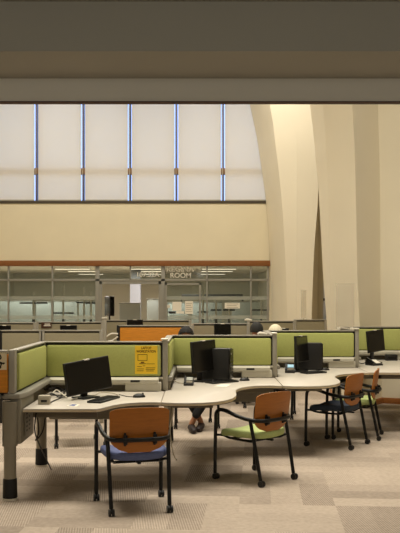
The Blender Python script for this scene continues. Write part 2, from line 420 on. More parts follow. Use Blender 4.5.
MB().cyl((0, 0, 0), (0, 0, .03), .25).build('base', BLKM, t)
t = thing('office_shelf', (X(212, 33), 33, 0), 'long dark low shelf at the back right of the office', 'shelf')
wS = X(247, 33)-X(186, 33)
MB().bb(-wS/2, wS/2, -.2, .2, 1.66, 1.76, .01).build('shelf_board', BLK, t)
for sx in (-1, 1): MB().bb(sx*wS/2-.03, sx*wS/2+.03, -.18, .18, 0, 1.66).build('side_panel', BLK, t)
# ------------------------------------------------------------------ piers
def pier(name, cols, zs, back):
    """cols: per facet edge (Y, [px per level]); zs: level heights; back: closing points"""
    lv = []
    for k, z in enumerate(zs):
        ring = [(X(px[k], Y), Y, z) for Y, px in cols] + [(x, y, z) for x, y in back]
        lv.append(ring)
    o = struct(name, MB().loft(lv), PIERM); o.data.set_sharp_from_angle(angle=math.radians(3)); return o
def fine(zs, cols, n=5):
    """subdivide the level list smoothly"""
    idx = [i/n for i in range((len(zs)-1)*n+1)]
    def cr(a, t):
        i = min(int(t), len(a)-2); u = t-i
        p0, p1, p2, p3 = a[max(i-1, 0)], a[i], a[i+1], a[min(i+2, len(a)-1)]
        return .5*((2*p1)+(p2-p0)*u+(2*p0-5*p1+4*p2-p3)*u*u+(3*p1-p0-3*p2+p3)*u**3)
    return [cr(zs, t) for t in idx], [(Y, [cr(px, t) for t in idx]) for Y, px in cols]
z1 = [0, 1.1, 2.9, 4.49, 5.81, 6.79, 9.2]
c1 = [(24.95, [271.5, 271.5, 270, 266, 260, 254.5, 236]),
      (22.6, [288, 287, 285, 281, 275.5, 270.4, 252]),
      (22.2, [297, 297, 297, 297, 297, 296.5, 292]),
      (21.95, [311.3, 311.6, 314.2, 318.2, 314.5, 311.3, 300])]
zz, cc = fine(z1, c1)
pier('wall_pier_far', cc, zz, [(X(318, 24.95), 24.95)])
z2 = [0, 1.15, 1.96, 3.39, 4.04, 4.80, 9.2]
c2 = [(14.4, [331, 327, 323.4, 319, 315.6, 311.3, 280]),
      (13.2, [334, 331, 329.8, 328, 325.8, 322.4, 298]),
      (12.3, [363, 360, 357.5, 355.5, 354, 351, 334]),
      (12.9, [382, 381, 380.5, 380, 379, 378, 376]),
      (12.6, [430, 430, 430, 430, 430, 430, 430])]
zz, cc = fine(z2, c2)
pier('wall_pier_near', cc, zz, [(X(430, 12.6), 16.5), (X(345, 16.5), 16.5)])
def off(px, Y): return (X(px, Y), Y)
bl = [off(331, 14.4), off(334, 13.2), off(363, 12.3), off(382, 12.9), off(430, 12.6)]
mb = MB()
for a, b in zip(bl[:-1], bl[1:]):
    dx, dy = b[0]-a[0], b[1]-a[1]; L = math.hypot(dx, dy)
    mb.box(((a[0]+b[0])/2+dy/L*.012, (a[1]+b[1])/2-dx/L*.012, .045), (L+.02, .026, .09), .004, rot=math.atan2(dy, dx))
struct('baseboard_right', mb, BASEW)

# ------------------------------------------------------------------ workstations
SX, SYs = 1.187, 1.34
def sx(k): return -1.527+SX*k
def sy(k): return 8.1+SYs*k
PT = 1.218
ord_ = ['leftmost', 'second from the left', 'third from the left', 'rightmost']
for k in range(4):
    x0, x1, Y = sx(k), sx(k+1), sy(k)
    # back screen facing the aisle
    t = thing('desk_screen', (x0, Y, 0), f'green fabric desk screen in grey frame, {ord_[k]} of four', 'partition', 0, 'green desk screens along the front row')
    w = SX
    MB().bb(.035, w-.04, -.045, .03, .878, 1.185, .022).build('fabric_panel', GREEN, t)
    MB().bb(.02, w-.02, -.035, .035, PT-.014, PT, .004).build('top_rail', ALU, t)
    MB().bb(.02, w-.02, -.018, .018, .85, PT-.014).build('inner_frame', BLKM, t)
    MB().bb(.02, w-.02, -.035, .035, .85, .872, .004).build('bottom_rail', TRAY, t)
    tr = MB().prism_x([(-.14, .826), (-.14, .855), (-.115, .872), (-.035, .872), (-.035, .80), (-.09, .80)], .08, w-.06).build('cable_tray', TRAY, t)
    MB().bb(.86, .95, -.146, -.138, .833, .853, .002).build('outlet', BLK, tr)
    MB().bb(w-.38, w-.035, -.12, -.03, .742, .826, .008).build('power_box', TRAY, t)
    MB().bb(.06, w-.06, -.03, .0, .46, .72, .006).build('modesty_panel', ALUD, t)
    MB().bb(.02, w-.02, -.02, .02, .72, .85).build('lower_beam', APR, t)
    # corner post
    p = MB().bb(w-.026, w+.026, -.032, .032, .74, PT+.012, .008).build('corner_post', ALU, t)
    MB().bb(w-.042, w+.03, -.045, .05, PT+.012, PT+.030, .008).build('post_cap', CAPM, p)
    # wing towards the aisle, ends at the previous station's corner
    wl = SYs-.07
    t = thing('desk_wing', (x0, Y-SYs, 0), f'green fabric wing of the {ord_[k]} desk, running back from the aisle', 'partition', 0, 'green desk wings along the front row')
    if k == 0: t['label'] = 'green angled wing panel at the far left end with grey ledge and lift legs'
    MB().bb(-.02, .045, .07, wl, .878, 1.185, .022).build('fabric_panel', GREEN, t)
    MB().bb(-.035, .035, .045, wl+.03, PT-.014, PT, .004).build('top_rail', ALU, t)
    MB().bb(-.018, .018, .05, wl+.03, .85, PT-.014).build('inner_frame', BLKM, t)
    led = MB()
    led.prism([(-.10, .02), (-.06, -.03), (.0, -.045), (.06, -.02), (.085, .05), (.10, .16), (.10, wl-.05), (.035, wl+.03), (-.10, wl+.03)], .822, .866, .012) if k == 0 else led.bb(-.06, .07, .05, wl-.06, .822, .866, .01)
    led.build('ledge', LEDG, t)
    MB().bb(-.03, .04, .05, wl, .62, .822, .006).build('lower_beam', APR, t)
    if k == 0:
        q = MB().bb(-.026, .026, -.034, .05, .866, PT+.004, .01).build('corner_post', ALU, t)
    for (yy, nm) in ((0.0, 'near'), (SYs, 'far')) if k == 0 else ((SYs, 'far'),):
        lg = MB().cyl((-.02, yy, .13), (-.02, yy, .74), .05, seg=28).build('lift_leg', ALUD, t)
        MB().tube([(-.02, yy, .018), (-.02, yy, .02), (-.02, yy, .17), (-.02, yy, .175)], [.058, .06, .056, .052], 28, smooth=False).build('boot', BOOT, lg)
        MB().cyl((-.02, yy, 0), (-.02, yy, .018), .06, seg=28).build('foot_ring', CAPM, lg)
    if k == 0:
        MB().cyl((-.02, 0, .44), (-.02, 0, .80), .062, seg=28).build('leg_cover', ALUD, t)
        MB().bb(-.018, .07, .0, .52, .45, .822, .012).build('end_cover', ALUD, t)
        br = MB().bb(.075, .082, .10, .40, .50, .71).bb(.082, .14, .10, .40, .70, .71).build('perforated_bracket', ALUD, t)
        for r in range(4):
            for c in range(3): pass
        sl = MB()
        for r in range(5):
            for c in range(2): sl.bb(.0815, .0835, .15+.1*c, .20+.1*c, .53+.035*r, .545+.035*r)
        sl.build('bracket_slots', BLK, t)

# the previous station's wood screen, only its right end is in the photo
Y = sy(-1)
t = thing('wood_screen', (sx(-1), Y, 0), 'orange wood desk screen with a poster, cut off at the left photo edge', 'partition')
w = SX
MB().bb(.03, w-.032, -.03, .03, .872, 1.185, .008).build('wood_panel', ORW, t)
MB().bb(.02, w-.04, -.035, .035, PT-.03, PT, .006).build('top_rail', ALU, t)
MB().bb(.02, w-.04, -.018, .018, .85, PT-.03).build('inner_frame', BLKM, t)
MB().bb(.0, w-.09, -.075, .06, .822, .866, .012).build('ledge', LEDG, t)
MB().bb(.0, w-.10, -.045, .0, .44, .822, .008).build('lower_panel', ALUD, t)
MB().bb(.03, w-.14, -.052, -.045, .70, .80, .004).build('access_door', ALUD, t)
lg = MB().cyl((.05, 0, .13), (.05, 0, .74), .05, seg=28).build('lift_leg', ALUD, t)
MB().tube([(.05, 0, 0), (.05, 0, .02), (.05, 0, .17), (.05, 0, .175)], [.06, .06, .056, .052], 28, smooth=False).build('boot', BOOT, lg)
ps = thing('poster', (sx(0)-.29, Y-.031, Z(369.5, Y)), 'cream poster with black ink drawings on the wood screen at far left', 'poster')
ph = Z(352, Y)-Z(369.5, Y)
MB().bb(-.22, .25, -.004, .0, 0, ph).build('sheet', POSTER, ps)
for pts in ([(.10, .115), (.15, .13), (.175, .10), (.15, .075)], [(.11, .06), (.16, .052), (.185, .06)], [(.14, .018), (.17, .03), (.18, .05), (.205, .055)], [(-.02, .11), (.02, .12), (.05, .09)], [(-.12, .03), (-.05, .05), (0, .03)]):
    MB().tube([(x, -.004, z) for x, z in [(p[0]+.03, p[1]) for p in pts]], .006, 6).build('ink_mark', INK, ps)
for x, z, r in ((.165, .058, .011), (.165, .022, .013), (.195, .052, .008), (.13, .12, .009)):
    MB().cyl((x+.03, -.006, z), (x+.03, -.003, z), r, seg=12).build('ink_mark', INK, ps)

# desks
def desk(name, poly, label, beams, bev=.006):
    o = thing(name, (0, 0, 0), label, 'desk', 0, 'beige desktops along the front row')
    MB().prism(poly, .7405-.012, .7405, .003).build('worktop', LAM, o)
    MB().prism(poly, .713, .7285).build('edge_band', EDGE, o); MB().prism(poly, .708, .713).build('underside', UNDR, o)  # dark bottom layer added to absorb light bouncing under the desks
    for b in beams: MB().bb(*b, .006).build('under_frame', APR, o)
    return o
A = [(-1.44, 6.75), (-.845, 6.75), (-.815, 6.78), (-.775, 6.88), (-.735, 6.98), (-.68, 7.07), (-.60, 7.14), (-.50, 7.18), (-.42, 7.19), (-.341, 7.17), (-.341, 8.0), (-.41, 8.08), (-1.44, 8.08)]
desk('desktop', A, 'beige laminate desktop at the far left with the lone screen and keyboard', [(-1.40, -.86, 6.95, 6.99, .64, .708), (-1.40, -.42, 7.60, 7.64, .64, .708), (-1.02, -.98, 6.95, 7.64, .64, .708)])
arc = []
B0 = [(-.336, 7.17), (-.22, 7.13), (-.10, 7.125), (.03, 7.15), (.14, 7.21), (.23, 7.32), (.295, 7.47), (.33, 7.64), (.342, 7.80), (.342, 7.98), (.352, 8.12), (.385, 8.26), (.44, 8.38), (.52, 8.48), (.62, 8.54), (.72, 8.55), (.842, 8.51), (.842, 9.34), (.76, 9.42), (-.285, 9.42), (-.285, 8.15), (-.336, 8.05)]
def B(k): return [(x+SX*k, y+SYs*k) for x, y in B0]
for k, lab in enumerate(('beige rounded desktop left of centre with the upright screen and black tower', 'beige rounded desktop right of centre with the blue lit phone', 'beige desktop at the right photo edge under the rightmost screen')):
    dx, dy = SX*k, SYs*k
    poly = B(k)
    if k == 1: poly = [(x, y+(.12 if abs(x-2.029) < .01 and y < 10 else .07 if abs(x-1.907) < .01 and y < 10 else 0)) for x, y in poly]
    if k == 2: poly = [(x, max(y, 10.01)) for x, y in poly if not (2.05 < x < 2.7 and y < 9.9 and abs(x-2.34) > .07)]
    desk('desktop', poly, lab, [(-.25+dx, .12+dx, 7.55+dy, 7.59+dy, .64, .708), (-.25+dx, .78+dx, 8.80+dy, 8.84+dy, .64, .708), (-.18+dx, -.14+dx, 7.55+dy, 8.84+dy, .64, .708)])

# ------------------------------------------------------------------ yellow sign on the first screen
Y = sy(0)-.046
x0, x1 = X(135, Y), X(157.5, Y); zt, zb_ = Z(345.7, Y), Z(374, Y)
t = thing('notice', ((x0+x1)/2, Y, zb_), 'yellow LAPTOP WORKSTATION notice on the leftmost green screen', 'notice')
w, h = x1-x0, zt-zb_
MB().bb(-w/2, w/2, -.004, 0, 0, h).build('sheet', YEL, t)
text('heading', 'LAPTOP', .036, BRN, t, (0, -.0045, h*.915), width=w*.44, depth=.0005)
text('heading', 'WORKSTATION', .036, BRN, t, (0, -.0045, h*.795), width=w*.86, depth=.0005)
ic = MB()
ix0, ix1, iz0, iz1 = -w*.38, w*.05, h*.47, h*.70
for a in ((ix0, ix1, iz0, iz0+.005), (ix0, ix1, iz1-.005, iz1), (ix0, ix0+.005, iz0, iz1), (ix1-.005, ix1, iz0, iz1), (ix0+.03, ix1-.03, iz0-.022, iz0-.010), (ix0+.015, ix1-.015, iz0-.032, iz0-.026)):
    ic.bb(a[0], a[1], -.0055, -.004, a[2], a[3])
ic.build('screen_icon', BRN, t)
ln = MB()
for (a, b, z) in ((0, .38, .36), (-.40, -.20, .27), (-.15, -.05, .29), (-.02, .4, .22), (-.42, -.1, .18), (-.02, .38, .165), (-.42, -.12, .115), (0, .34, .11)):
    ln.bb(w*a, w*b, -.0055, -.004, h*z-.0022, h*z+.0022)
ln.build('small_print', BRN, t)

# ------------------------------------------------------------------ computers
def monitor(loc, yaw, label, w=.53, h=.315, base=True, top=.36, roll=0, tilt=0, cat='monitor', group=None, base_shift=0):
    """local +x runs along the screen, -y is the viewing side"""
    t = thing('computer_monitor', loc, label, cat, yaw, group)
    zc = top-h/2
    R = Matrix.Rotation(tilt, 4, 'X') @ Matrix.Rotation(roll, 4, 'Y')
    s = MB().box((0, 0, zc), (w, .028, h), .006, rot=R).box((0, .022, zc), (w*.6, .03, h*.6), .012, rot=R).build('housing', BLK, t)
    m = MB(); m.box((0, -.0145, 0), (w-.02, .003, h-.022), 0); o = m.build('screen', SCREEN, s)
    o.matrix_local = Matrix.Translation((0, 0, zc)) @ R
    m = MB(); m.bb(-.03, .03, -.0165, .014, h/2-.008, h/2+.004, .002); o = m.build('camera_tag', CAPM, s)
    o.matrix_local = Matrix.Translation((0, 0, zc)) @ R
    if base:
        MB().box((0, .055, zc*.55), (.07, .03, zc*1.1), .008).build('stand_neck', BLK, t)
        MB().box((0, .03, .008), (.20, .17, .016), .007).build('stand_base', BLK, t)
    return t
ZT = .7406
monitor((-1.005, 7.45, ZT), math.radians(49), 'black monitor turned to the right on the far left desktop', w=.53, h=.295, top=.350, roll=math.radians(-5), tilt=math.radians(-6))
monitor((.04, 8.93, ZT), math.radians(58), 'black monitor turned sharply right in front of the black tower', w=.48, h=.335, top=.44, roll=math.radians(-1), tilt=math.radians(-4))
monitor((X(301.5, 10.1), 10.1, ZT), math.radians(66), 'black narrow-looking monitor behind the blue lit phone', w=.47, h=.32, top=.438, roll=math.radians(1.5), tilt=math.radians(-5))
monitor((X(375.5, 11.42), 11.42, ZT), math.radians(48), 'black monitor on the rightmost desktop, tilted on its stand', w=.44, h=.30, top=.455, roll=math.radians(-3), tilt=math.radians(-4))
def tower(loc, yaw, label, d=(.36, .155, .34)):
    t = thing('computer_tower', loc, label, 'computer tower', yaw)
    MB().box((0, 0, d[2]/2+.008), d, .012).build('case', BLK, t)
    MB().box((d[0]/2+.004, 0, d[2]/2+.008), (.012, d[1]-.012, d[2]-.02), .004).build('front_bezel', SCREEN, t)
    v = MB()
    for i in range(6): v.bb(d[0]/2+.009, d[0]/2+.012, -.06, .06, .06+.03*i, .07+.03*i)
    v.build('vent_slots', BLKM, t)
    MB().bb(d[0]/2+.009, d[0]/2+.013, -.03, -.01, d[2]-.06, d[2]-.04, .002).build('power_button', ALU, t)
    f = MB()
    for a in (-1, 1):
        for b in (-1, 1): f.cyl((a*d[0]*.4, b*d[1]*.35, 0), (a*d[0]*.4, b*d[1]*.35, .012), .015, seg=10)
    f.build('feet', BLKM, t)
    return t
tower((.165, 9.13, ZT), math.radians(-18), 'black computer tower on the left of centre desktop')
tower((X(308, 10.38), 10.38, ZT), math.radians(-6), 'black computer tower right of centre behind the narrow monitor', d=(.345, .17, .33))
def keyboard(loc, yaw, label, w=.44, d=.14):
    t = thing('keyboard', loc, label, 'keyboard', yaw)
    MB().box((0, 0, .009), (w, d, .018), .005).build('case', BLK, t)
    k = MB()
    for r in range(5):
        n = 18 if r else 15
        for c in range(n):
            if r == 0 and 4 <= c <= 9: continue
            k.box((-w/2+.015+(c+.5)*(w-.03)/n, -d/2+.012+(r+.5)*(d-.024)/5, .0195), ((w-.03)/n-.004, (d-.024)/5-.004, .006))
        if r == 0: k.box((-w/2+.015+7*(w-.03)/n, -d/2+.012+.5*(d-.024)/5, .0195), (6*(w-.03)/n-.004, (d-.024)/5-.004, .006))
    k.build('keys', BLKM, t)
    return t
def mouse(px, py, yaw, label):
    x, y = D(px, py)
    t = thing('computer_mouse', (x, y, ZT), label, 'mouse', yaw)
    m = MB().ball((0, 0, .0), (.042, .060, .036))
    bmesh.ops.bisect_plane(m.bm, geom=m.bm.verts[:]+m.bm.edges[:]+m.bm.faces[:], plane_co=(0, 0, 0.0005), plane_no=(0, 0, -1), clear_outer=True)
    m.build('shell', BLK, t)
    MB().cyl((-.004, .035, .031), (.004, .035, .031), .009, seg=12).build('wheel', BLKM, t)
    return t
keyboard((-.845, 7.30, ZT), math.radians(72), 'black keyboard lying aslant beside the far left monitor', w=.42, d=.13)
x, y = D(222, 382.6); keyboard((x, y, ZT), math.radians(38), 'black keyboard in front of the left of centre tower', w=.36)
x, y = D(313.5, 373.2); keyboard((x, y, ZT), math.radians(32), 'black keyboard in front of the right of centre tower', w=.30)
mouse(139, 397.3, math.radians(-70), 'black mouse on the far left desktop near the seam')
mouse(244.5, 380.7, math.radians(-70), 'black mouse right of the left of centre tower')
mouse(325, 370.2, math.radians(-70), 'black mouse right of the right of centre tower')
def phone(px, py, yaw, label, m, s=1.0):
    x, y = D(px, py)
    t = thing('desk_phone', (x, y, ZT), label, 'phone', yaw)
    MB().prism_x([(-.085*s, 0), (-.085*s, .025*s), (.04*s, .095*s), (.075*s, .085*s), (.075*s, 0)], -.06*s, .055*s).build('body', BLK, t)
    R = Matrix.Rotation(math.atan2(.07, .125), 4, 'X')
    o = MB().box((0, 0, .004), (.075*s, .06*s, .005), .002).build('display', m, t); o.matrix_local = Matrix.Translation((.008*s, .005*s, .074*s)) @ R
    o = MB().box((0, 0, .002), (.075*s, .045*s, .006), .002).build('keypad', APR, t); o.matrix_local = Matrix.Translation((.008*s, -.052*s, .044*s)) @ R
    MB().tube([(-.048*s, -.07*s, .036*s), (-.048*s, -.05*s, .046*s), (-.048*s, .03*s, .088*s), (-.048*s, .05*s, .094*s)], [.012*s, .014*s, .009*s, .009*s, .014*s], 10).build('handset', BLK, t)
    return t
PALE = mat('grey_display', (168, 170, 160), .3)
phone(189, 385.2, -.05, 'small black desk phone with a pale display near the desk seam', PALE, .85)
phone(290, 372.5, -.1, 'black desk phone with a blue lit screen', PHSC, 1.0)
x, y = D(373.8, 365.2)
t = thing('desk_phone', (x, y, ZT), 'dark desk phone with white note below the rightmost monitor', 'phone', .5)
MB().prism_x([(-.09, 0), (-.09, .02), (.06, .075), (.08, .06), (.08, 0)], -.08, .08).build('body', BLK, t)
o = MB().box((0, 0, .004), (.08, .11, .004)).build('note', WHITE, t); o.matrix_local = Matrix.Translation((.02, -.02, .047)) @ Matrix.Rotation(.35, 4, 'X')
MB().tube([(-.06, -.06, .045), (-.06, .04, .085), (-.06, .06, .085)], .014, 10).build('handset', BLK, t)
x, y = D(392, 361)
t = thing('desk_tray', (x, y+.1, ZT), 'low black box at the right photo edge behind the phone', 'box', 0)
MB().bb(-.07, .09, -.06, .06, 0, .085, .008).build('case', BLK, t)
MB().bb(-.05, .07, -.064, -.06, .03, .055).build('slot', SCREEN, t)
# small things on the desks
x, y = D(44.3, 404.2)
t = thing('dock_box', (x, y, ZT), 'small grey box among cables at the far left desk end', 'box', .1)
MB().box((0, 0, .038), (.10, .08, .076), .008).build('case', GREYB, t)
MB().box((0, -.041, .03), (.05, .004, .02), .001).build('socket', BLK, t)
def strand(pts, m, name, label, r=.006, h=.0):
    P = []
    for i, p in enumerate(pts):
        x, y = D(p[0], p[1]); P.append((x, y, ZT+r+(p[2] if len(p) > 2 else 0)))
    x0, y0, z0 = P[0]
    t = MB().tube([(a-x0, b-y0, c-z0) for a, b, c in P], r, 8).build(name, m); t.location = (x0, y0, z0)
    return tag(t, label, 'cable', 'loose cables on the desks')
strand([(45, 399), (52, 396.5, .02), (60, 398), (64, 393.5, .015), (57, 391.5, .03), (49, 394, .04), (43, 392, .02)], CABLE, 'cable', 'black cable looped behind the grey box, nearest loop')
strand([(48, 404.5), (55, 401), (62, 399.5, .01), (66, 396.5), (68, 394)], CABLE, 'cable', 'black cable running from the grey box to the far left monitor')
strand([(44, 392), (50, 390.5, .03), (58, 392.5), (66, 391.5, .02), (62, 395.5), (52, 398, .02), (46, 395)], CABLE, 'cable', 'black tangled cable lying in the far left desk corner')
strand([(50, 398, .0), (56, 394, .03), (61, 396, .02), (67, 398.5)], CABLW, 'cable', 'pale cable among the black tangle at far left')
strand([(72, 400.5), (84, 397.5, .004), (93, 396), (101, 393), (112, 393.5), (118, 395.5)], CABLW, 'cable', 'pale cable curling past the foot of the far left monitor')
strand([(119, 395), (128, 397), (136, 397.2)], CABLE, 'cable', 'thin black mouse lead on the far left desktop', r=.0035)
strand([(170, 386), (175, 380, .02), (182, 377.5, .04), (188, 380)], CABLE, 'cable', 'black cable behind the small desk phone')
strand([(168, 380), (174, 382.5, .01), (180, 383.5), (185, 384)], CABLW, 'cable', 'pale cable left of the small desk phone')
strand([(282, 366), (286, 364, .02), (292, 366), (296, 368)], CABLE, 'cable', 'black cable behind the blue lit phone')
strand([(357, 362), (362, 364, .0), (368, 362), (372, 359.5)], CABLE, 'cable', 'black cable left of the rightmost monitor')
def sheet(pts, m, label, name='paper'):
    P = [D(*p) for p in pts]; cx = sum(p[0] for p in P)/4; cy = sum(p[1] for p in P)/4
    o = MB().prism([(a-cx, b-cy) for a, b in P], 0, .0025).build(name, m); o.location = (cx, cy, ZT)
    return tag(o, label, 'paper')
sheet([(214, 386.6), (226, 387), (231, 384.6), (221, 384.4)], WHITE, 'white paper lying in front of the left of centre keyboard')
c = sheet([(66.5, 406.3), (76, 407), (80, 404.8), (72, 404)], WHITE, 'white card with blue print on the far left desktop', 'card')
P = [D(*p) for p in ((68.5, 405.9), (74, 406.4), (77, 405), (72.5, 404.6))]
MB().prism([(a-c.location.x, b-c.location.y) for a, b in P], .0025, .0035).build('print', CARD, c)
sheet([(84, 399), (94, 399), (98, 396.5), (90, 395.2)], WHITE, 'white paper under the far left monitor')

# cables hanging under the far left desk
for i, (pts, lab) in enumerate((([(-1.36, 6.9, .708), (-1.37, 6.88, .55), (-1.38, 7.1, .40), (-1.40, 7.6, .15), (-1.42, 7.92, .006)], 'black cable hanging under the left desk end, right of the bracket'),
                                ([(-1.40, 7.1, .708), (-1.38, 7.1, .5), (-1.41, 7.12, .42), (-1.36, 7.2, .5), (-1.35, 7.3, .708)], 'black cable loop hanging beside the far left bracket'),
                                ([(-.29, 8.4, .708), (-.27, 8.4, .5), (-.30, 8.35, .30), (-.24, 8.4, .006), (-.05, 8.7, .006)], 'thin pale cable hanging under the seam of the two left desktops'))):
    p0 = pts[0]
    o = MB().tube([(a-p0[0], b-p0[1], c-p0[2]) for a, b, c in pts], .006, 8).build('cable', CABLW if i == 2 else CABLE); o.location = p0
    tag(o, lab, 'cable')

# acrylic shields
def shield(px0, px1, py0, py1, Y, yaw, label):
    t = thing('acrylic_shield', (X((px0+px1)/2, Y), Y, PT), label, 'screen', yaw)
    w = (X(px1, Y)-X(px0, Y)); h = Z(py0, Y)-PT
    MB().bb(-w/2, w/2, -.004, .004, .01, h, .002).build('pane', ACRY, t)
    for s in (-1, 1): MB().bb(s*w*.36-.02, s*w*.36+.02, -.022, .022, 0, .035, .004).build('clip', CAPM, t)
shield(336, 354.3, 283.5, 330, sy(2), 0, 'clear acrylic shield standing on the screen beside the near pier')

# ------------------------------------------------------------------ chairs
def make_chair(seatmat, label):
    t = thing('armchair', (0, 0, 0), label, 'chair', 0, 'wood-backed armchairs along the front row')
    r = .0165
    loop = [(-.268, .225, .55), (-.27, .215, .604), (-.269, .17, .634), (-.266, .09, .628), (-.258, -.02, .596), (-.243, -.13, .575), (-.225, -.215, .568), (-.16, -.265, .566), (0, -.285, .566)]
    loop = loop + [(-x, y, z) for x, y, z in loop[-2::-1]]
    MB().tube(loop, .0175, 10).build('arm_rail', BLKM, t)
    for s in (-1, 1):
        for (pts, cx, cy) in (([(s*.268, .235, .055), (s*.268, .233, .3), (s*.268, .225, .56)], s*.268, .235), ([(s*.225, -.275, .055), (s*.231, -.225, .30), (s*.238, -.165, .572)], s*.225, -.275)):
            lg = MB().tube(pts, r, 10).build('leg', BLKM, t)
            w = MB()
            for q in (-1, 1): w.cyl((cx+q*.005, cy-.012, .027), (cx+q*.022, cy-.012, .027), .027, seg=18)
            w.cyl((cx-.006, cy-.012, .027), (cx+.006, cy-.012, .027), .012, seg=10)
            w.cyl((cx, cy, .03), (cx, cy, .065), .012, seg=10)
            w.build('caster', BLK, lg)
        MB().tube([(s*.266, .225, .40), (s*.20, .20, .392), (s*.185, .12, .374), (s*.18, -.12, .372), (s*.20, -.19, .396), (s*.233, -.205, .40)], .011, 8).build('seat_rail', BLKM, t)
    MB().bb(-.18, .18, .08, .12, .366, .383, .005).bb(-.18, .18, -.13, -.09, .362, .380, .005).build('seat_support', BLKM, t)
    # saddle seat
    m = MB(); NS = 36; prev = None
    rings = [(.02, 1, 0), (.35, 1, 0), (.65, 1, 0), (.85, 1, -.002), (.95, 1, -.008), (.99, 1, -.018), (1.0, 0, .028), (.97, 0, .006), (.90, 0, 0), (.5, 0, 0), (.02, 0, 0)]
    def sgn(v, e): return math.copysign(abs(v)**e, v)
    for sc_, up, dz in rings:
        row = []
        for i in range(NS):
            a_ = 2*PI*i/NS; cx, cy = sgn(math.cos(a_), .52), sgn(math.sin(a_), .52)
            x = cx*sc_*.252*(1+.04*cy); y = cy*sc_*.240+.01
            u, v = x/.245, y/.232
            sad = .020*u*u-.022*max(0, v)**3+.010*max(0, -v)**2
            row.append(m.bm.verts.new((x, y, (.455 if up else .386)+dz+(sad if up else sad*.9))))
        if prev:
            for i in range(NS): m.bm.faces.new((prev[i], prev[(i+1) % NS], row[(i+1) % NS], row[i]))
        else: m.bm.faces.new(row)
        prev = row
    m.bm.faces.new(prev[::-1])
    m.build('seat', seatmat, t, angle=75)
    # bent plywood back
    m = MB(); nu, nv = 16, 14; fr, bk = [], []
    for j in range(nv+1):
        v = j/nv; z = .460+v*.338
        hw = .232*(1-.02*(1-v)) if v > .42 else .232*(1-.02*.58)*(math.sqrt(max(0, 1-((.42-v)/.42)**2.6*.86)))
        if v > .93: hw -= .012*((v-.93)/.07)**2
        a, b = [], []
        for i in range(nu+1):
            u = 2*i/nu-1
            x = u*hw
            zz = z-(.012*abs(u)**8 if v > .95 else 0)+(.010*(1-u*u) if v > .9 else 0)
            yb = -.248-.05*(v-.4)+.62*x*x
            a.append(m.bm.verts.new((x, yb+.012, zz))); b.append(m.bm.verts.new((x, yb, zz)))
        fr.append(a); bk.append(b)
    for j in range(nv):
        for i in range(nu):
            m.bm.faces.new((fr[j][i], fr[j][i+1], fr[j+1][i+1], fr[j+1][i])); m.bm.faces.new((bk[j][i], bk[j+1][i], bk[j+1][i+1], bk[j][i+1]))
        m.bm.faces.new((fr[j][0], fr[j+1][0], bk[j+1][0], bk[j][0])); m.bm.faces.new((fr[j][nu], bk[j][nu], bk[j+1][nu], fr[j+1][nu]))
    for i in range(nu):
        m.bm.faces.new((fr[0][i], bk[0][i], bk[0][i+1], fr[0][i+1])); m.bm.faces.new((fr[nv][i], fr[nv][i+1], bk[nv][i+1], bk[nv][i]))
    m.build('backrest', BACKW, t, angle=50)
    for s in (-1, 1):
        MB().box((s*.115, -.262, .566), (.03, .04, .075), .008).box((s*.115, -.245, .566), (.02, .02, .10), .006).build('back_clamp', BLKM, t)
    MB().bb(-.014, .014, -.225, -.10, .368, .385, .004).build('seat_bracket', BLKM, t)
    return t
def place(t, pts, heading):
    t.location = (pts[0], pts[1], 0); t.rotation_euler = (0, 0, heading)
proto = make_chair(SBLUE, 'blue-seated armchair at the far left desk, back to us')
def head_of(fx, fy): return math.atan2(-fx, fy)      # local +y turned onto (fx, fy)
place(proto, (-.522, 6.575), head_of(-.258, .966))
c2 = copy_tree(proto); c2['label'] = 'pale green-seated armchair in the middle, turned left'
place(c2, (.493, 7.559), head_of(-.7015, .7126))
c3 = copy_tree(proto); c3['label'] = 'dark navy-seated armchair right of centre, turned left'
place(c3, (1.516, 9.285), head_of(-.83, .555))
c4 = copy_tree(proto); c4['label'] = 'green-seated armchair farthest right, partly behind the navy one'
place(c4, (1.84, 9.82), head_of(-.96, .277))
def reseat(t, m):
    for ch in t.children:
        if ch.name.startswith('seat') and ch.data.materials and ch.data.materials[0] == SBLUE:
            ch.data = ch.data.copy(); ch.data.materials[0] = m
reseat(c2, SGREEN); reseat(c3, SNAVY); reseat(c4, SGREEN)

# chairs of the far side of the row, mostly hidden by the screens
spots = [((-1.36, 9.32), PI+.25, 'dark armchair behind the far left desk, only its legs in view'),
         ((-.06, 10.62), PI+.1, 'dark armchair under the seated person in black trousers'),
         ((.86, 12.62), .1, 'dark armchair under the person with charcoal hair'),
         ((1.04, 11.48), -.1, 'dark armchair under the person with pale hair')]
for (p, a, lab) in spots:
    c = copy_tree(proto); c['label'] = lab; c['group'] = 'armchairs on the far side of the screens'; place(c, p, a); reseat(c, SNAVY)

# ------------------------------------------------------------------ people behind the screens
def skinned(name, nodes, edges, m, parent, sub=2, root=0):
    me = bpy.data.meshes.new(name); bm = bmesh.new(); ly = bm.verts.layers.skin.verify()
    vs = []
    for i, (p, r) in enumerate(nodes):
        v = bm.verts.new(p); v[ly].radius = (r, r) if not hasattr(r, '__len__') else r; v[ly].use_root = (i == root); vs.append(v)
    for a, b in edges: bm.edges.new((vs[a], vs[b]))
    bm.to_mesh(me); bm.free()
    o = bpy.data.objects.new(name, me); C.objects.link(o)
    o.modifiers.new('skin', 'SKIN'); s = o.modifiers.new('sub', 'SUBSURF'); s.levels = s.render_levels = sub
    bpy.context.view_layer.update()
    ev = bpy.data.meshes.new_from_object(o.evaluated_get(bpy.context.evaluated_depsgraph_get()))
    bpy.data.objects.remove(o); bpy.data.meshes.remove(me)
    ev.materials.clear(); ev.materials.append(m)
    for p in ev.polygons: p.use_smooth = True
    o = bpy.data.objects.new(name, ev); C.objects.link(o); o.parent = parent
    return o
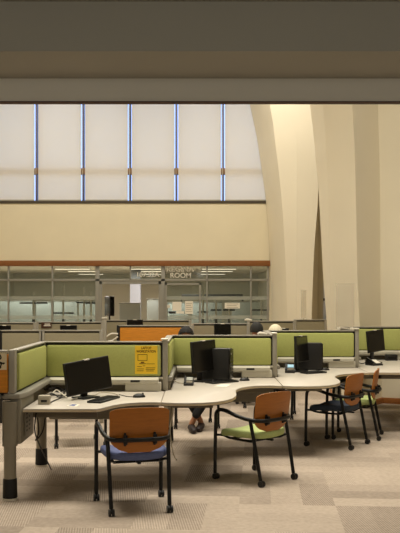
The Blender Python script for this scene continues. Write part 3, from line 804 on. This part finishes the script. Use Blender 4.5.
def person(loc, rz, label, hair, shirt, feet, knee=.12, lean=0.0):
    """sits at local origin, faces local +y; feet: two (foot x, foot y) positions"""
    t = thing('person', loc, label, 'person', rz)
    N, E = [], []
    def add(p, r, par=None):
        N.append((p, r)); i = len(N)-1
        if par is not None: E.append((par, i))
        return i
    pel = add((0, 0, .54), .115); wai = add((0, .01, .68), .11, pel); che = add((0, 0, .83), .125, wai); shc = add((0, -.01, .95), .10, che)
    nk = add((0, 0, 1.02), .05, shc); jaw = add((0, .03, 1.075), .058, nk); hd = add((0, .02, 1.15), .088, jaw); cr = add((0, .005, 1.205), .075, hd)
    nose = add((0, .125, 1.125), .012, jaw)
    TR, TE = [((0, 0, .54), .128)], []
    def tadd(p, r, par): TR.append((p, r)); TE.append((par, len(TR)-1)); return len(TR)-1
    SH, SE = [((0, 0, .56), .125), ((0, .01, .68), .122), ((0, 0, .83), .136), ((0, -.01, .95), .108), ((0, 0, 1.005), .058)], [(0, 1), (1, 2), (2, 3), (3, 4)]
    for k, s in enumerate((-1, 1)):
        fx, fy = feet[k]
        hip = add((s*.09, .04, .52), .085, pel); kn = add((s*knee, .42, .51), .058, hip); an = add((fx, fy-.04, .095), .036, kn)
        hl = add((fx, fy-.06, .05), .035, an); toe = add((fx+s*.03, fy+.13, .03), .026, hl)
        a = tadd((s*.09, .04, .52), .097, 0); b = tadd((s*knee, .42, .505), .072, a); c = tadd((fx+(s*knee-fx)*.12, fy-.0, .165), .055, b)
        so = add((s*.17, -.005, .93), .056, shc); el = add((s*.235, .12, .745), .042, so); wr = add((s*.13, .33, .775), .028, el); pa = add((s*.11, .39, .775), .033, wr)
        a = len(SH); SH.append(((s*.17, -.005, .93), .066)); SE.append((3, a)); SH.append(((s*.235, .12, .745), .053)); SE.append((a, a+1)); SH.append(((s*.145, .30, .772), .040)); SE.append((a+1, a+2))
        for q, (ox, ln) in enumerate(((-.03, .055), (-.010, .068), (.010, .072), (.030, .062))):
            k1 = add((s*.11+ox, .42, .775), .010, pa); k2 = add((s*.11+ox*1.1, .42+ln*.6, .772), .009, k1); add((s*.11+ox*1.1, .42+ln, .760), .008, k2)
        th = add((s*.11-s*.045, .40, .772), .011, pa); add((s*.11-s*.055, .435, .768), .009, th)
    N = [((p[0]+lean*max(0, p[2]-.6)/.55, p[1], p[2]), q) if p[2] > .6 else (p, q) for p, q in N]
    SH = [((p[0]+lean*max(0, p[2]-.6)/.55, p[1], p[2]), q) for p, q in SH]
    skinned('body', N, E, SKIN, t)
    skinned('trousers', TR, TE, CLOTH, t); skinned('shirt', SH, SE, shirt, t)
    h = MB()
    ring = 18; prev = None
    for j in range(11):
        f = j/10; ph = f*PI*.60
        row = []
        for i in range(ring):
            a = 2*PI*i/ring; ft = math.sin(a)      # +1 at the forehead
            lim = ph*(1-.38*max(0, ft))
            r = math.sin(lim)
            row.append(h.bm.verts.new((lean+.102*r*math.cos(a), .0+.120*r*math.sin(a), 1.155+.122*math.cos(lim))))
        if prev:
            for i in range(ring): h.bm.faces.new((prev[i], prev[(i+1) % ring], row[(i+1) % ring], row[i]))
        prev = row
    bmesh.ops.remove_doubles(h.bm, verts=h.bm.verts[:], dist=.0005)
    h.build('hair', hair, t, angle=180)
    for k, s in enumerate((-1, 1)):
        fx, fy = feet[k]
        MB().tube([(fx, fy-.10, .048), (fx, fy-.06, .052), (fx+s*.012, fy+.04, .046), (fx+s*.03, fy+.13, .036), (fx+s*.034, fy+.175, .03)], [.03, .046, .044, .04, .02], 14).build('shoe', SHOE, t)
        MB().ball((lean+s*.032, .098, 1.155), .013, 10, 8).build('eye', WHITE, t)
    MB().tube([(lean*.9-.022, .105, 1.082), (lean*.9, .112, 1.079), (lean*.9+.022, .105, 1.082)], .005, 6).build('mouth', SHOE, t)
    return t
person((-.03, 10.66, 0), PI, 'seated person in black trousers, ankles crossed, head behind the second screen', HAIR, CLOTH, ((.075, .52), (-.045, .40)), knee=.17, lean=.15)
person((.86, 12.60, 0), 0, 'seated person with charcoal hair, seen from behind, beyond the screens right of centre', HAIRG, CLOTH2, ((-.1, .42), (.1, .42)))
person((1.04, 11.46, 0), 0, 'seated person with pale hair, seen from behind, beyond the third screen', HAIRW, CLOTH2, ((-.1, .42), (.1, .42)))

# ------------------------------------------------------------------ second bank of screens behind
def rear_screen(px0, px1, py, Y, label, m=GREYF, name='rear_screen', low=.35, capl=False, dark=False):
    x0, x1, zt = X(px0, Y), X(px1, Y), Z(py, Y)
    t = thing(name, ((x0+x1)/2, Y, 0), label, 'partition', 0, 'screens of the second bank')
    w = (x1-x0)/2
    MB().bb(-w+.02, w-.02, -.03, .03, low, zt-.035, .015).build('panel', m, t)
    MB().bb(-w, w, -.035, .035, zt-.016, zt, .004).build('top_rail', ALU, t)
    MB().bb(-w, w, -.015, .015, .3, zt-.016).build('inner_frame', BLKM, t)
    for s in (-1, 1): MB().bb(s*w-.025, s*w+.025, -.035, .035, 0, zt, .006).build('post', ALU if not (dark and s < 0) else BLKM, t)
    return t
rear_screen(0.6, 41.3, 330, 10.87, 'grey fabric screen behind the far left desk, left one of the pair', dark=True)
rear_screen(43, 101.5, 330, 10.87, 'grey fabric screen behind the far left desk, right one of the pair')
rear_screen(-30, 35, 322.3, 14.3, 'grey fabric screen in the farthest row at the left photo edge')
rear_screen(37.5, 102.5, 321.8, 14.3, 'grey fabric screen in the farthest row carrying the dark sign')
rear_screen(104.2, 128, 320, 15.2, 'short grey screen left of the dark monitor above the wood screen')
rear_screen(130, 190, 320, 15.2, 'long grey screen in the farthest row behind the orange wood screen')
rear_screen(118.5, 191, 325.2, 12.8, 'orange wood screen in the second row behind the yellow notice', m=ORW, dark=True)
rear_screen(192.5, 248, 323.3, 13.6, 'grey fabric screen right of the orange wood screen')
rear_screen(248.5, 294, 320.8, 15.0, 'grey fabric screen in the farthest row behind the charcoal hair')
rear_screen(295, 325.5, 319.5, 15.6, 'grey fabric screen in the farthest row beside the near pier')
t = thing('frame_post', (X(104.5, 12.4), 12.4, 0), 'pale bare post with a bracket left of the orange wood screen', 'post')
MB().bb(-.03, .03, -.03, .03, 0, Z(318.5, 12.4), .006).build('upright', ALU, t)
MB().bb(-.04, .04, -.04, .04, Z(318.5, 12.4), Z(318.5, 12.4)+.015, .005).build('cap', CAPM, t)
MB().tube([(.02, 0, 1.05), (.10, 0, 1.10), (.20, 0, 1.10)], .012, 8).tube([(.02, 0, .98), (.12, 0, 1.0), (.20, 0, 1.06)], .012, 8).build('bracket', CAPM, t)
sg = thing('sign', (X(46.5, 14.25), 14.25, Z(328, 14.25)), 'small dark sign with pale lettering on the farthest left screen', 'sign')
hs = Z(322.4, 14.25)-Z(328, 14.25); ws = X(51.5, 14.25)-X(41.2, 14.25)
MB().bb(-ws/2, ws/2, -.008, 0, 0, hs, .002).build('plate', DKTR, sg)
MB().bb(-ws*.18, ws*.36, -.010, -.008, hs*.62, hs*.78).bb(-ws*.25, ws*.40, -.010, -.008, hs*.34, hs*.5).build('pale_print', WHITE, sg)
# rear desks and their screens
def rear_desk(px0, px1, Y, d, label):
    x0, x1 = X(px0, Y), X(px1, Y)
    t = thing('rear_desk', ((x0+x1)/2, Y, 0), label, 'desk', 0, 'plain desks behind the screens')
    w = (x1-x0)/2
    MB().bb(-w, w, -d/2, d/2, .71, .74, .005).build('worktop', LAM, t)
    for a in (-1, 1):
        for b in (-1, 1): MB().cyl((a*(w-.06), b*(d/2-.06), 0), (a*(w-.06), b*(d/2-.06), .71), .025).build('leg', BLKM, t)
rear_desk(-28, 100, 13.55, .9, 'plain desk in front of the farthest left screens')
rear_desk(124, 146, 14.5, .7, 'plain desk behind the orange wood screen')
rear_desk(196, 246, 13.15, .7, 'plain desk in front of the grey screen right of the wood screen')
rear_desk(278, 294, 13.9, .8, 'small plain desk behind the third green screen')
def low_monitor(px0, px1, py, Y, label):
    w = X(px1, Y)-X(px0, Y)
    monitor((X((px0+px1)/2, Y), Y, .741), 0, label, w=w, h=.30, top=Z(py, Y)-.741, group='monitors of the second bank')
low_monitor(-2, 11, 325.3, 13.6, 'black monitor at the left photo edge before the farthest screen')
low_monitor(60, 77, 325.2, 13.6, 'black monitor right of the small dark sign')
low_monitor(127, 143, 319.6, 14.5, 'black monitor rising above the orange wood screen')
low_monitor(214, 231, 323.6, 13.1, 'black monitor before the grey screen right of centre')
low_monitor(278, 289, 328.2, 13.9, 'black monitor right of the pale-haired person')
shield(301, 306.3, 290, 319.5, 15.6, 0, 'narrow acrylic shield in the farthest row near the far pier')
# odds and ends lying along the top rails
t = thing('paper_roll', (X(248, 15.0), 15.0, Z(320.8, 15.0)), 'pale crumpled paper on top of the farthest screen right of centre', 'paper')
MB().tube([(-.06, 0, .015), (-.02, .01, .022), (.03, -.01, .018), (.07, 0, .012)], [.012, .02, .016, .01], 8).build('sheet', WHITE, t)
t = thing('paper_roll', (X(262, 9.44), 9.44, PT), 'pale crumpled paper on the top rail of the second green screen', 'paper')
MB().tube([(-.05, 0, .012), (-.02, .006, .02), (.03, -.006, .016), (.06, 0, .01)], [.010, .018, .014, .009], 8).build('sheet', CAPM, t)

# ------------------------------------------------------------------ light
def area(name, loc, size, power, col, rot=(0, 0, 0)):
    l = bpy.data.lights.new(name, 'AREA'); l.shape = 'RECTANGLE'; l.size, l.size_y = size; l.energy = power; l.color = col
    o = bpy.data.objects.new(name, l); C.objects.link(o); o.location = loc; o.rotation_euler = rot
    return o
WARM = (1.0, .93, .80)
for (x, y, p, sp) in ((-3.2, 8.0, 150, 115), (.2, 8.0, 150, 115), (3.4, 8.4, 132, 115), (-4.5, 15.0, 210, 170), (-4.5, 21.5, 150, 170), (0.5, 15.5, 190, 170), (1.0, 21, 190, 170)):
    area('hall_lamp', (x, y, 9.1), (2.4, 2.4), p, WARM).data.spread = math.radians(sp)
for x in (-3.0, 0, 3.0):  # unseen fill lights, added to brighten the bulkhead and beam faces
    for y in (-1.5, 1.5):
        l = bpy.data.lights.new('low_ceiling_fill', 'POINT'); l.energy = 24; l.color = (1, .93, .80); l.shadow_soft_size = .25
        o = bpy.data.objects.new('low_ceiling_fill', l); C.objects.link(o); o.location = (x, y, 3.05)
for x in (-6, -1.5):
    area('office_lamp', (x, 31, 2.65), (3, 3), 290, (1, .95, .86))
wd = bpy.data.worlds.new('sky'); bpy.context.scene.world = wd; wd.use_nodes = True
bg = wd.node_tree.nodes['Background']; bg.inputs['Color'].default_value = (.40, .55, 1.0, 1); bg.inputs['Strength'].default_value = 1.95

# ------------------------------------------------------------------ camera
cd = bpy.data.cameras.new('camera'); cam = bpy.data.objects.new('camera', cd); C.objects.link(cam)
cam.location = (0, 0, EYE); cam.rotation_euler = (PI/2, 0, 0)
cd.sensor_fit = 'VERTICAL'; cd.sensor_height = 36; cd.lens = 36*F/533
cd.shift_y = (HY-266.5)/533; cd.clip_end = 200
S = bpy.context.scene
S.camera = cam
S.view_settings.view_transform = 'Standard'; S.view_settings.look = 'None'; S.view_settings.gamma = 1
S.view_settings.use_curve_mapping = False; S.view_settings.exposure = .12
S.cycles.use_denoising = True
S.cycles.max_bounces = 8; S.cycles.diffuse_bounces = 5; S.cycles.transparent_max_bounces = 12
